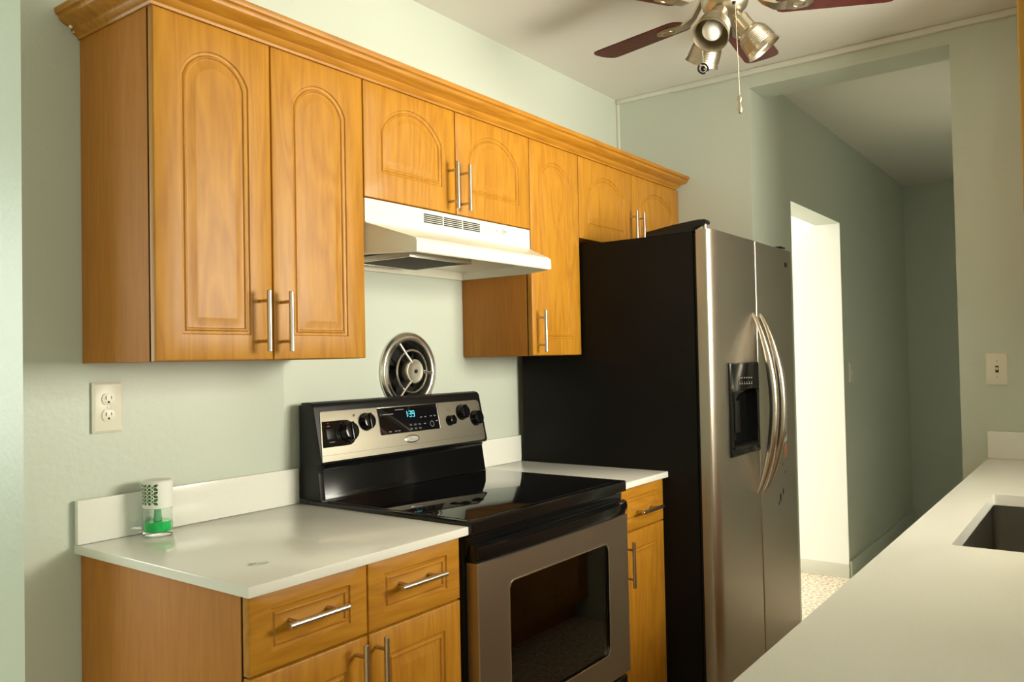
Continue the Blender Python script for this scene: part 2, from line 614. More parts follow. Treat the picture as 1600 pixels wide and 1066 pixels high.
def upper(name, x0, x1, z0, doors, label, rise, mx, mz0, mz1, side_left=True, yb=-.002, pulls=(), pull_z=None):
    t = thing(name, ((x0 + x1) / 2, -.15, z0), label, 'cabinet', None)
    m = MB()
    m.box(x0, x1, -.2935, yb, z0, ZUT + .012, .0012)
    m.build('cabinet_body', 'wood_side', t)
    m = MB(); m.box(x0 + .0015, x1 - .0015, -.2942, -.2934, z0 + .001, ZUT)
    m.build('gap_shade', 'edge', t)  # thin dark sheet behind the doors, so the gaps look shaded
    g = .0015
    for i, (a, b) in enumerate(doors):
        d = routed_door(a + g, b - g, z0 + .001, ZUT - .002, YU, YUB, mx, mz0, mz1, rise).build('door', 'wood', t)
        if i < len(pulls):
            pull(d, 'nickel', (pulls[i], YU, pull_z), (0, 0, 1), .146, (0, -1, 0), stand=.036)
    return t


upper('wall_cabinet', 0, .6055, ZUB, [(0, .3029), (.3029, .6055)],
      'tall maple wall cabinet with two arched doors, above the left counter', .062, .062, .058, .062,
      pulls=(.2645, .3285), pull_z=1.421)
upper('wall_cabinet', .6062, 1.391, 1.7715, [(.6062, .993), (.993, 1.391)],
      'short maple wall cabinet with two wide arched doors, right above the white range hood', .075, .062, .075, .045,
      pulls=(.9610, 1.0190), pull_z=1.854)
upper('wall_cabinet', 1.3917, 1.7158, ZUB, [(1.3917, 1.7158)],
      'narrow single-door maple wall cabinet between range hood and refrigerator', .06, .06, .06, .06,
      pulls=(1.4225,), pull_z=1.415)
upper('wall_cabinet', 1.7165, 2.609, 1.776, [(1.7165, 2.147), (2.147, 2.609)],
      'short maple wall cabinet above the refrigerator, farthest right on the wall', .07, .065, .055, .055,
      pulls=(2.121, 2.185), pull_z=1.8595)

# crown moulding: profile lofted round the left end and along the front
prof = [(0.0, 0.0), (.004, .0), (.006, .006), (.014, .012), (.017, .017), (.017, .021), (.024, .026), (.034, .031), (.041, .038), (.043, .044), (.043, .047), (.049, .050), (.051, .056), (.051, .064), (-.012, .064), (-.012, 0.0)]
prof = [(p * 1.12 if p > 0 else p, h * .92) for p, h in prof]
zb = 2.094
r0 = [(-p, -.001, zb + h) for p, h in prof]
r1 = [(-p, YU + .001 - p, zb + h) for p, h in prof]
r2 = [(2.575 + (p * .9 if p > 0 else 0), YU + .001 - p, zb + h) for p, h in prof]
m = MB(); m.loft([r0, r1, r2])
cr = m.build('crown_molding', 'wood_crown', angle=28)
tag(cr, 'maple crown molding running along the top of the wall cabinets', 'molding')
m = MB()
for (x, y, z, r) in ((-.026, -.014, 2.1155, .0045), (-.028, -.010, 2.122, .0022), (-.018, -.01, 2.106, .002)):
    m.ellipsoid((x, y, z), r, r, r, 12, 8)
m.build('filler_spot', 'white_paint', cr)

# ------------------------------------------------------------------ range hood
t = thing('range_hood', (1.0, -.15, 1.6), 'white under-cabinet range hood above the black stove', 'range hood')
HX0, HX1 = .608, 1.389
m = MB()
zt, zf, zl, zbm = 1.7685, 1.7005, 1.652, 1.6145
yf, yl = -.3155, -.446
# outer shell rings from the top down; each ring: back-left, front-left, front-right, back-right
def hr(z, yfront, ins, infr=0.0):
    return [(HX0, -.003, z), (HX0, -.30, z), (HX0 + ins, yfront, z), (HX1 - ins, yfront, z), (HX1, -.30, z), (HX1, -.003, z)]
m.loft([hr(zt, yf, .0015), hr(zf + .004, yf, .0015), hr(zf, yf - .003, .003), hr(zl + .002, yl + .006, .067), hr(zl - .006, yl, .066), hr(zbm + .003, yl, .065), hr(zbm, yl + .003, .067)], True, False)
# folded underside rim and recess
def hi(z, d, back=-.015):
    return [(HX0 + d, back, z), (HX0 + d, -.295, z), (HX0 + .067 + d * .6, yl + d, z), (HX1 - .067 - d * .6, yl + d, z), (HX1 - d, -.295, z), (HX1 - d, back, z)]
m.loft([hr(zbm, yl + .003, .067), hi(zbm, .012), hi(zbm + .028, .014)], False, True)
m.build('hood_body', 'white_enamel', t, angle=25)
m = MB()
for i in range(3):
    xa = .8450 + i * .0905
    for k in range(5):
        zz = 1.7545 - k * .0058
        m.box(xa, xa + .084, yf - .0012, yf + .003, zz - .0018, zz + .0018)
m.build('vent_slot', 'slot', t)
f_ = MB(); f_.box(.785, 1.055, -.312, -.08, 1.6235, 1.6385, .002)
ff = f_.build('filter', 'filter', t)
m = MB()
for (a, b, c_, d_) in ((.779, 1.061, -.085, -.078), (.779, 1.061, -.319, -.312), (.779, .785, -.312, -.085), (1.055, 1.061, -.312, -.085)):
    m.box(a, b, c_, d_, 1.6215, 1.6385, .001)
m.build('filter_frame', 'chrome', ff)
for xa in (1.139, 1.186):
    s_ = MB(); s_.box(xa, xa + .026, yf - .0025, yf + .002, 1.736, 1.7535, .0015)
    s = s_.build('switch', 'white_enamel', t)
    k = MB(); k.box(xa + .009, xa + .017, yf - .006, yf - .002, 1.741, 1.749, .001)
    k.build('rocker', 'almond', s)
    k = MB(); k.box(xa - .002, xa + .028, yf - .001, yf + .001, 1.7305, 1.7320)
    k.build('marking', 'residue', s)
m = MB(); m.lathe([(.011, 0), (.011, .002), (.009, .003)], (1.241, yf, 1.7455), (0, -1, 0), 24)
bd = m.build('badge', 'residue', t)
m = MB(); m.box(1.233, 1.249, yf - .0036, yf - .0028, 1.744, 1.747)
m.build('lettering', 'grey_print', bd)

# ------------------------------------------------------------------ counters and backsplashes
ZT, CT, YCF = .9098, .0209, -.6621
m = MB(); m.box(-.0225, .6105, YCF, -.001, ZT - CT, ZT, .0025)
tag(m.build('countertop', 'quartz'), 'white quartz countertop on the left base cabinet, beside the stove', 'countertop')
m = MB(); m.box(-.0225, .6105, -.0205, -.0045, ZT + .0002, 1.0118, .002)
tag(m.build('backsplash', 'quartz'), 'low white quartz backsplash behind the left countertop', 'backsplash')
m = MB(); m.box(1.3955, 1.7205, YCF, -.001, ZT - CT, ZT, .0025); 
tag(m.build('countertop', 'quartz'), 'small white quartz countertop between stove and refrigerator', 'countertop')
m = MB(); m.box(1.3955, 1.7200, -.0205, -.001, ZT + .0002, 1.0118, .002)
tag(m.build('backsplash', 'quartz'), 'short white quartz backsplash right of the stove against the refrigerator', 'backsplash')

# ------------------------------------------------------------------ base cabinets
YBF, YBB = -.641, -.6215


def base_cabinet(x0, x1, cols, label, dsp, knobs):
    t = thing('base_cabinet', ((x0 + x1) / 2, -.31, 0), label, 'cabinet')
    m = MB(); m.box(x0, x1, -.6165, -.003, .10, ZT - CT - .0003, .0012)
    m.box(x0 + .002, x1 - .002, -.555, -.02, 0, .10)
    m.build('cabinet_body', 'wood_side', t)
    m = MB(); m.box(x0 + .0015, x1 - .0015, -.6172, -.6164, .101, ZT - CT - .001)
    m.build('gap_shade', 'edge', t)  # same dark sheet: shade of the drawer and door gaps as colour
    g = .0016
    for i, (a, b) in enumerate(cols):
        d = routed_door(a + g, b - g, dsp + .002, ZT - CT - .004, YBF, YBB, .048, .034, .034, 0).build('drawer', 'wood_h', t)
        pull(d, 'nickel', ((a + b) / 2 - .008 if b < 1 else 1.574, YBF, .819 if b < 1 else .799), (1, 0, 0), .150, (0, -1, 0), stand=.034)
        d = routed_door(a + g, b - g, .105, dsp - .002, YBF, YBB, .058, .06, .058, 0).build('door', 'wood', t)
        pull(d, 'nickel', (knobs[i], YBF, .653 if b < 1 else .642), (0, 0, 1), .15, (0, -1, 0), stand=.034)
    return t


base_cabinet(-.008, .600, [(-.008, .2924), (.2924, .600)], 'maple base cabinet with two drawers and two doors, left of the stove', .733, (.254, .313))
base_cabinet(1.398, 1.7205, [(1.398, 1.7205)], 'narrow maple base cabinet with one drawer, between stove and refrigerator', .737, (1.410 + .020,))

# ------------------------------------------------------------------ range
RX0, RX1 = .6125, 1.3935
t = thing('range', (1.0, -.35, 0), 'black and stainless freestanding electric range with glass cooktop', 'stove')
RYF = -.640     # front of the black chassis
m = MB()
m.box(RX0, RX0 + .03, RYF, -.035, .03, .885, .003)
m.box(RX1 - .03, RX1, RYF, -.035, .03, .885, .003)
m.box(RX0 + .03, RX1 - .03, RYF, -.035, .03, .30)
m.box(RX0 + .03, RX1 - .03, -.12, -.035, .30, .885)
m.box(RX0 + .03, RX1 - .03, RYF, -.12, .80, .885)
for x in (RX0 + .04, RX1 - .07):
    for y in (-.60, -.10):
        m.box(x, x + .03, y, y + .03, 0, .03)
m.build('range_body', 'black_plastic', t)
# cooktop: rounded frame with inset glass
m = MB(); m.box(RX0 - .0015, RX1 + .0015, -.672, -.052, .8856, .9215, .007, 3)
ck = m.build('cooktop', 'black_gloss', t)
m = MB(); m.box(RX0 + .014, RX1 - .014, -.655, -.125, .921, .9228, .0008)
cg = m.build('cooktop_glass', 'black_glass', ck)
# front fascia under the cooktop lip
m = MB(); m.prism([(-.655, .8855), (-.655, .868), (-.648, .835), (-.640, .835), (-.640, .8855)], 'x', RX0 + .004, RX1 - .004)
m.build('vent_trim', 'black_gloss', t)
# oven door
DX0, DX1, DZ0, DZ1 = .622, 1.384, .318, .8165
DYF, DYB = -.679, -.642
t_door = thing('oven_door', (1.0, DYF, .5), '', '')
for k in ('label', 'category'):
    del t_door[k]
t_door.parent = t
t_door.location = Vector((1.0, DYF, .5)) - t.location
WX0, WX1, WZ0, WZ1 = .750, 1.256, .408, .745


def rrect(x0, x1, z0, z1, r, n=6):
    pts = []
    for cx_, cz_, a0 in ((x1 - r, z0 + r, -PI / 2), (x1 - r, z1 - r, 0), (x0 + r, z1 - r, PI / 2), (x0 + r, z0 + r, PI)):
        for i in range(n + 1):
            a = a0 + PI / 2 * i / n
            pts.append((cx_ + r * math.cos(a), cz_ + r * math.sin(a)))
    return pts


wl = rrect(WX0, WX1, WZ0, WZ1, .022)
wc = ((WX0 + WX1) / 2, (WZ0 + WZ1) / 2)
ol = rect_loop_on(DX0, DX1, DZ0, DZ1, wc, wl)
ol2 = rect_loop_on(DX0 + .003, DX1 - .003, DZ0 + .003, DZ1 - .003, wc, wl)
m = MB()
m.loft([[(p[0], DYB, p[1]) for p in ol], [(p[0], DYF + .003, p[1]) for p in ol], [(p[0], DYF, p[1]) for p in ol2], [(p[0], DYF, p[1]) for p in wl], [(p[0], DYF + .007, p[1]) for p in wl], [(p[0], DYB, p[1]) for p in wl]], False, False)
dp = m.build('door_panel', 'steel_h', t_door)
m = MB(); m.loft([[(p[0], DYF + .0065, p[1]) for p in wl], [(p[0], DYF + .0095, p[1]) for p in wl]])
m.build('door_window', 'oven_glass', t_door)
wl2 = rrect(WX0 - .003, WX1 + .003, WZ0 - .003, WZ1 + .003, .025)
m = MB(); m.loft([[(p[0], DYF + .001, p[1]) for p in wl2], [(p[0], DYF - .0015, p[1]) for p in wl2], [(p[0], DYF - .0015, p[1]) for p in wl], [(p[0], DYF + .006, p[1]) for p in wl]], False, False)
m.build('window_trim', 'chrome', t_door)
# black handle band across the top of the door
hp = []
for i in range(25):
    s = i / 24
    x = DX0 + .002 + (DX1 - DX0 - .004) * s
    b = .028 * (1 - (2 * s - 1) ** 4)
    hp.append((x, b))
m = MB()
m.box(DX0, DX1, -.672, DYB, DZ1 + .0005, .862, .003)
rings = []
for x, b in hp:
    y = -.668 - b
    rings.append([(x, y - .010, .828), (x, y - .013, .840), (x, y - .010, .857), (x, y + .002, .862), (x, y + .012, .855), (x, y + .012, .832), (x, y + .002, .823)])
m.loft(rings)
m.build('handle', 'black_gloss', t_door, angle=50)
# oven inside: racks behind the window
m = MB()
for z in (.50, .61):
    for k in range(22):
        x = .665 + k * .0322
        m.tube([(x, -.62, z), (x, -.15, z)], .0022, 6)
    for y in (-.62, -.40, -.16):
        m.tube([(.65, y, z), (1.355, y, z)], .003, 6)
m.build('oven_rack', 'chrome', t)
# storage drawer
m = MB(); m.box(DX0, DX1, -.668, -.642, .055, .305, .006)
m.build('storage_drawer', 'black_gloss', t)
# lower glossy part of the backguard
m = MB()
m.prism([(-.052, .9216), (-.112, .9216), (-.108, .935), (-.096, 1.010), (-.10, 1.018), (-.09, 1.026), (-.03, 1.026), (-.03, .9216)], 'x', RX0 + .004, 1.374, .002)
m.build('splash_panel', 'black_gloss', t)
# console: slanted shell with end caps
A = Vector((0, -.08, 1.19)); B = Vector((0, -.115, 1.03))
vv = (A - B).normalized(); nn = Vector((0, -vv.z, vv.y))     # outward, towards the room
m = MB()
sh = [(-.030, 1.030), (-.108, 1.022), (-.1155, 1.026), (-.1175, 1.034), (-.0830, 1.192), (-.076, 1.201), (-.062, 1.205), (-.03, 1.203)]
m.prism(sh, 'x', RX0, 1.379, .004, 3)
cs = m.build('console', 'black_plastic', t)
m = MB()
ec = [(-.020, .9216), (-.112, .9216), (-.102, 1.00), (-.106, 1.020), (-.108, 1.034), (-.076, 1.185), (-.068, 1.196), (-.02, 1.196)]
m.prism(ec, 'x', RX0 + .0005, RX0 + .02, .003)
m.build('end_cap', 'black_plastic', t)
FX = Matrix(((1, 0, 0, 0), (0, vv.y, nn.y, B.y), (0, vv.z, nn.z, B.z), (0, 0, 0, 1)))   # (x, v, out)


def fbox(mb, x0, x1, v0, v1, o0, o1, bevel=0):
    mb.X = FX
    mb.box(x0, x1, v0, v1, o0, o1, bevel)
    mb.X = None
    return mb


FO = .0035      # face of the shell sits this far out of the A-B plane
m = MB(); m.X = FX
m.prism([(.615, .002), (1.352, .002), (1.361, .005), (1.3655, .014), (1.364, .130), (1.360, .141), (1.350, .1465), (.6375, .149), (.635, .148), (.633, .146)], 'z', 0, FO + .0025, .001)
pn = m.build('control_panel', 'steel_panel', t)
FO += .0025
m = MB(); fbox(m, .620, 1.364, .0195, .0203, FO - .001, FO + .0002)
m.build('seam_line', 'dim_print', pn)
# black switch area on the left
m = MB(); m.X = FX
bl = [(.6245, .043), (.722, .043)] + [(.722 + .038 * math.sin(a), .081 - .038 * math.cos(a)) for a in [PI * k / 12 for k in range(1, 12)]] + [(.722, .119), (.634, .119)]
m.prism(bl, 'z', FO - .001, FO + .001)
m.build('switch_panel', 'black_gloss', pn)
m = MB(); fbox(m, .645, .673, .066, .096, FO, FO + .002, .001)
m.build('rocker_switch', 'black_plastic', pn)
m = MB(); fbox(m, .650, .660, .103, .105, FO + .001, FO + .0014); fbox(m, .653, .657, .111, .1135, FO + .001, FO + .0014)
m.build('indicator', 'red_print', pn)
m = MB(); fbox(m, .650, .670, .056, .058, FO + .001, FO + .0014)
m.build('marking', 'grey_print', pn)
FXD = FX @ Matrix.Translation((-.0105, -.0045, 0))
# display
m = MB(); m.X = FXD; m.prism(rrect(.868, 1.149, .064, .150, .004), 'z', FO - .001, FO + .0015, .0006)
dsp = m.build('display', 'black_glass', pn)
m = MB(); m.X = FXD
m.box(1.1435, 1.1485, .063, .151, FO, FO + .0028, .001); m.box(.868, 1.1485, .1485, .1515, FO, FO + .0024, .0008)
m.build('display_rim', 'chrome', pn)
m = MB(); m.X = FXD
DO = FO + .0016
SEG = {'a': (0, 1, 1, 1), 'b': (1, 1, 1, .5), 'c': (1, .5, 1, 0), 'd': (0, 0, 1, 0), 'e': (0, .5, 0, 0), 'f': (0, 1, 0, .5), 'g': (0, .5, 1, .5)}
def digit(x, s):
    wd, ht, tk = .0092, .0185, .0013
    for ch in s:
        a = SEG[ch]
        x0, v0, x1, v1 = x + a[0] * wd, .1135 + a[1] * ht, x + a[2] * wd, .1135 + a[3] * ht
        m.box(min(x0, x1) - tk / 2, max(x0, x1) + tk / 2, min(v0, v1) - tk / 2, max(v0, v1) + tk / 2, DO, DO + .0004)
digit(.988, 'bc'); digit(1.0065, 'abgcd'); digit(1.0215, 'abcdfg')
for v in (.1185, .1265):
    m.box(1.0005, 1.0025, v - .001, v + .001, DO, DO + .0004)
m.build('clock_digits', 'clock', pn)
m = MB(); m.X = FXD
random.seed(3)
m.box(.945, .985, .1385, .1405, DO, DO + .0004)
m.box(.888, .935, .126, .129, DO, DO + .0004)
m.torus((.881, .1275, DO), (0, 0, 1), .0035, .0006, 16, 4)
m.build('lettering', 'grey_print', pn)
m = MB(); m.X = FXD
m.bm.free()
keys = [(1.000 + c_ * .021, 1.012 + c_ * .021, .0705 + r_ * .013, .0765 + r_ * .013) for r_ in range(2) for c_ in range(3)]
keys += [(x, x + .010, v, v + .003) for (x, v) in ((1.055, .107), (1.075, .107), (1.103, .108), (1.122, .108), (1.068, .085), (1.128, .090))]
keys += [(x, x + .010, .0705, .0735) for x in (.905, .930, .945)]
for q in keys:
    m = MB(); m.X = FXD; m.box(*q, DO, DO + .0003)
    m.build('touch_key', 'dim_print' if q[3] - q[2] > .004 else 'grey_print', pn)
m = MB(); m.X = FXD; m.torus((1.108, .083, DO), (0, 0, 1), .009, .0012, 20, 4)
m.build('start_key', 'grey_print', pn)
# knobs
def knob(x, v, r, ring):
    m = MB(); m.X = FX
    m.lathe([(r * 1.0, 0), (r * 1.0, .004), (r * .92, .007), (r * .88, .019), (r * .80, .023), (r * .55, .0245)], (x, v, FO), (0, 0, 1), 32)
    m.box(x - r * .16, x + r * .16, v - r * .85, v + r * .85, FO + .018, FO + .029, .002)
    k = m.build('knob', 'black_gloss', pn)
    m = MB(); m.X = FX
    for i in range(ring):
        a = 2 * PI * i / max(ring, 1)
        m.ellipsoid((x + (r + .0035) * math.cos(a), v + (r + .0035) * math.sin(a), FO + .0012), .0009, .0009, .0006, 6, 4)
    if ring:
        m.build('dial_marks', 'grey_print', pn)
    else:
        m.bm.free()
knob(.7265, .0825, .0315, 14)
knob(.8035, .1066, .0275, 12)
knob(1.1875, .0822, .0180, 0)
knob(1.2565, .1066, .0275, 0)
knob(1.3265, .0812, .0275, 0)
m = MB(); m.X = FX
m.lathe([(.004, 0), (.004, .0006)], (.760, .130, FO - .0002), (0, 0, 1), 12)
m.build('pilot_mark', 'dim_print', pn)
m = MB(); m.X = FX; m.torus((1.192, .120, FO), (0, 0, 1), .006, .0006, 16, 4)
m.build('dial_mark', 'dim_print', pn)
FXB = FX @ Matrix.Translation((-.0092, -.0059, 0))
# oval badge
m = MB(); m.X = FXB
m.ellipsoid((1.0015, .0435, FO), .035, .0135, .0035, 32, 10)
bd = m.build('badge', 'chrome', pn)
m = MB(); m.X = FXB
m.ellipsoid((1.0015, .0435, FO + .0012), .030, .0098, .0034, 32, 10)
m.build('badge_face', 'residue', pn)
m = MB(); m.X = FXB
m.torus((.993, .0455, FO + .0044), (0, 0, 1), .004, .0005, 20, 4); m.box(.988, 1.020, .0405, .0420, FO + .0040, FO + .0046)
m.build('emblem', 'grey_print', pn)

# ------------------------------------------------------------------ exhaust fan in the wall
t = thing('exhaust_fan', (VC[0], 0, VC[1]), 'round chrome wall exhaust fan with spoked grille above the stove', 'exhaust fan')
cx_, cz_ = VC
m = MB()
m.lathe([(.1345, 0), (.1345, .006), (.130, .012), (.124, .0145), (.121, .012), (.117, .012), (.112, .0165), (.106, .015), (.102, .008), (.100, -.02), (.1005, -.06)], (cx_, -.0008, cz_), (0, -1, 0), 64, False, False)
m.build('outer_ring', 'chrome', t)
m = MB()
m.torus((cx_, -.020, cz_), (0, 1, 0), .072, .0042, 56, 10)
m.build('inner_ring', 'chrome', t)
m = MB(); m.lathe([(.004, -.028), (.034, -.024), (.040, -.018), (.0415, .006), (.040, .0085), (.0365, .0095), (.035, .009), (.012, .0095), (.006, .0095)], (cx_, -.028, cz_), (0, -1, 0), 40)
h = m.build('hub', 'satin', t)
m = MB(); m.lathe([(.0065, 0), (.0065, .004), (.003, .006)], (cx_, -.0375, cz_), (0, -1, 0), 16)
m.build('screw', 'dark', h)
for a in (118, 238, -4):
    a = math.radians(a)
    m = MB()
    m.tube([(cx_ + .034 * math.cos(a), -.036, cz_ + .034 * math.sin(a)), (cx_ + .066 * math.cos(a), -.025, cz_ + .066 * math.sin(a)), (cx_ + .106 * math.cos(a), -.014, cz_ + .106 * math.sin(a))], [.0062, .0052, .005], 10)
    m.build('spoke', 'chrome', t)
m = MB()
for k in range(4):
    a = k * PI / 2 + .4
    p = [(cx_ + r * math.cos(a + d), .045 + s, cz_ + r * math.sin(a + d)) for r, d, s in ((.02, -.2, .01), (.088, -.38, .016), (.092, .38, -.012), (.02, .2, -.008))]
    q = [(x, y + .0015, z) for x, y, z in p]
    m.loft([p, q])
m.lathe([(.022, -.03), (.022, .02)], (cx_, .05, cz_), (0, -1, 0), 20)
m.build('fan_blades', 'dark', t)
m = MB(); m.lathe([(.100, .0), (.100, .004)], (cx_, .095, cz_), (0, -1, 0), 48); 
m.build('duct_back', 'dark', t)
m = MB(); m.lathe([(.1065, -.018), (.1065, -.085)], (cx_, 0, cz_), (0, -1, 0), 48, False, False)
m.build('duct_lining', 'dark', t)

# ------------------------------------------------------------------ refrigerator
FX0, FX1, FXM = 1.7215, 2.5935, 2.1555
t = thing('refrigerator', (2.15, -.42, 0), 'stainless side-by-side refrigerator with black sides beside the hall opening', 'refrigerator')
m = MB(); m.box(FX0 + .002, FX1 - .002, -.775, -.03, .012, 1.752, .005)
for x in (FX0 + .05, FX1 - .11):
    for y in (-.72, -.12):
        m.box(x, x + .06, y, y + .05, 0, .02)
m.build('fridge_body', 'black_side', t)
m = MB(); m.box(FX0 + .010, FX1 - .010, -.787, -.774, .11, 1.745)
m.build('gasket', 'gasket', t)
m = MB(); m.box(FX0 + .01, FX1 - .01, -.80, -.76, .02, .095, .004)
for k in range(6):
    m.box(FX0 + .03, FX1 - .03, -.803, -.798, .03 + k * .010, .034 + k * .010)
m.build('bottom_grille', 'black_plastic', t)
DF, DB = -.8405, -.787


def fdoor(x0, x1, rl, rr_, hole=None):
    def sec(x0, x1, rl, rr_, yf, n=8):
        pts = [(x0, DB), (x1, DB)]
        for i in range(n + 1):
            a = PI / 2 * i / n
            pts.append((x1 - rr_ + rr_ * math.cos(a), yf + rr_ - rr_ * math.sin(a)))
        for i in range(n + 1):
            a = PI / 2 * i / n
            pts.append((x0 + rl - rl * math.sin(a), yf + min(rl, .022) * (1 - math.cos(a))))
        return pts
    m = MB()
    s = sec(x0, x1, rl, rr_, DF)
    zt_, zb_ = 1.7565, .11
    if not hole:
        m.prism(s, 'z', zb_, zt_, .0015, 1)
        return m
    hx0, hx1, hz0, hz1 = hole
    m.prism(sec(x0, x1, rl, rr_, DF), 'z', hz1, zt_)
    m.prism(sec(x0, x1, rl, rr_, DF), 'z', zb_, hz0)
    m.prism(sec(x0, hx0, rl, .0003, DF), 'z', hz0, hz1)
    m.prism(sec(hx1, x1, .0003, rr_, DF), 'z', hz0, hz1)
    m.box(hx0, hx1, DB - .006, DB, hz0, hz1)
    bmesh.ops.remove_doubles(m.bm, verts=m.bm.verts, dist=.00005)
    return m


HO = (1.858, 2.132, .958, 1.283)
ld = fdoor(FX0, FXM - .002, .058, .006, HO).build('freezer_door', 'steel', t, angle=30)
rd = fdoor(FXM + .002, FX1, .006, .012).build('fridge_door', 'steel', t, angle=30)
# dispenser
dm = MB()
hx0, hx1, hz0, hz1 = HO
bz = rrect(hx0 - .006, hx1 + .006, hz0 - .006, hz1 + .006, .012)
rec = rrect(hx0 + .016, hx1 - .016, hz0 + .018, 1.185, .022)
cc = ((hx0 + hx1) / 2, (hz0 + 1.185) / 2)
# bezel plate with a recess pushed into the door
arr = rect_loop_on(hx0 - .006, hx1 + .006, hz0 - .006, hz1 + .006, cc, rec)
arr2 = rect_loop_on(hx0 - .002, hx1 + .002, hz0 - .002, hz1 + .002, cc, rec)
dm.loft([[(p[0], DF + .0005, p[1]) for p in arr], [(p[0], DF - .006, p[1]) for p in arr], [(p[0], DF - .009, p[1]) for p in arr2], [(p[0], DF - .007, p[1]) for p in rec], [(p[0], DF + .036, p[1]) for p in rec]], False, True)
dp = dm.build('dispenser', 'black_gloss', ld, angle=30)
m = MB()
ar = [(hx0 + .018, 1.150), (hx0 + .030, 1.158)] + [(hx0 + .03 + (hx1 - hx0 - .06) * k / 8, 1.160 + .036 * math.sin(PI * (.15 + .45 * k / 8)) - .006) for k in range(1, 9)] + [(hx1 - .018, 1.186), (hx0 + .018, 1.186)]
m.prism(ar, 'y', DF - .012, DF + .02, .001)
m.build('dispenser_hood', 'black_plastic', ld)
m = MB(); m.prism([(DF - .014, .978), (DF + .034, .985), (DF + .034, .994), (DF - .004, .990), (DF - .014, .984)], 'x', hx0 + .014, hx1 - .014, .001)
m.build('drip_tray', 'black_plastic', ld)
m = MB(); m.box(1.955, 2.005, DF + .018, DF + .028, 1.03, 1.15, .004)
m.build('paddle', 'black_plastic', ld)
m = MB()
random.seed(11)
for r_ in range(2):
    for k in range(6):
        x = 1.930 + k * .024
        z = 1.232 - r_ * .022 - k * .0005
        m.box(x, x + .012, DF - .0095, DF - .0085, z, z + .004)
        if r_:
            m.box(x + .003, x + .008, DF - .0095, DF - .0085, z + .007, z + .010)
m.build('key_labels', 'grey_print', ld)
# bow handles
def bow(x, parent, zt_, zb_, dep, dx):
    path, rad = [], []
    for i in range(29):
        s = i / 28
        z = zt_ + (zb_ - zt_) * s
        b = math.sin(PI * s) ** .75 if 0 < s < 1 else 0
        path.append((x + dx * b, DF + .002 - dep * b, z))
        rad.append(.006 + .0115 * min(1, 3.0 * min(s, 1 - s)) ** .8)
    m = MB()
    m.tube(path, rad, 16)
    return m.build('handle', 'nickel', parent)
bow(2.117, ld, 1.475, .785, .072, .004)
bow(2.194, rd, 1.475, .785, .078, .004)
m = MB(); m.ellipsoid((2.514, DF, 1.693), .018, .004, .011, 24, 8)
m.build('badge', 'dark', rd)
# torn sticker and rust spots on the right door
def blob(cx0, cz0, pts, name, mm, th=.0012):
    m = MB(); m.prism([(cx0 + a, cz0 + b) for a, b in pts], 'y', DF - th, DF + .0005)
    return m.build(name, mm, rd)
blob(2.450, .980, [(-.020, -.010), (-.008, -.028), (.014, -.022), (.020, .004), (.012, .030), (-.004, .034), (-.018, .016)], 'sticker_scrap', 'residue')
blob(2.448, .922, [(-.018, -.030), (.008, -.034), (.022, -.018), (.018, .018), (.002, .026), (-.018, .012)], 'rust_spot', 'rust')
blob(2.452, .984, [(-.010, -.006), (.002, -.014), (.010, .004), (.002, .020), (-.008, .012)], 'chipped_spot', 'dark', .0018)
for (x, z, a) in ((2.375, .735, .012), (2.41, .755, .009), (2.355, .715, .006), (2.44, .83, .004), (2.41, .865, .005)):
    blob(x, z, [(-a * .5, -a * 1.6), (a * .4, -a), (a * .7, a * .8), (-a * .2, a * 1.7), (-a * .7, a * .2)], 'chipped_spot', 'dark', .0006)
# hinge covers
m = MB()
pf = [(-.590, 1.7525), (-.592, 1.770), (-.70, 1.785), (-.790, 1.7925), (-.818, 1.7915), (-.824, 1.784), (-.822, 1.776), (-.80, 1.775), (-.776, 1.7655), (-.774, 1.7525)]
m.prism(pf, 'x', 1.728, 1.765, .002)
hg = m.build('hinge_cover', 'black_plastic', t)
m = MB(); m.lathe([(.006, 0), (.006, .026)], (1.747, -.812, 1.7555), (0, 0, 1), 14)
m.build('hinge_pin', 'chrome', hg)
m = MB(); m.prism([(a, 1.7525 + (b - 1.7525) * .62) for a, b in pf], 'x', 2.53, 2.575, .002)
hg = m.build('hinge_cover', 'black_plastic', t)
m = MB(); m.lathe([(.006, 0), (.006, .014)], (2.555, -.812, 1.7555), (0, 0, 1), 14)
m.build('hinge_pin', 'chrome', hg)

# ------------------------------------------------------------------ right-hand counter with sink
PY0, PY1 = YR + .001, -1.5518
SX0, SX1, SY0, SY1 = .993, 1.728, -2.06, -1.661
m = MB()
NXY = rrect(SX0, SX1, SY0, SY1, .010, 4)
sc_ = ((SX0 + SX1) / 2, (SY0 + SY1) / 2)
oo = rect_loop_on(-.25, 2.611, PY0, PY1, sc_, NXY)
oo2 = rect_loop_on(-.247, 2.609, PY0 + .002, PY1 - .002, sc_, NXY)
zt_, zb_ = ZT, ZT - .030
m.loft([[(p[0], p[1], zb_) for p in NXY], [(p[0], p[1], zb_) for p in oo], [(p[0], p[1], zt_ - .002) for p in oo], [(p[0], p[1], zt_) for p in oo2], [(p[0], p[1], zt_) for p in NXY], [(p[0], p[1], zb_) for p in NXY]], False, False)
bmesh.ops.remove_doubles(m.bm, verts=m.bm.verts, dist=.00005)
tag(m.build('countertop', 'quartz'), 'long white quartz countertop at lower right with the sink cut into it', 'countertop')
m = MB()
def rl(d, z, r=.03):
    return [(p[0], p[1], z) for p in rrect(SX0 - d, SX1 + d, SY0 - d, SY1 + d, r, 6)]
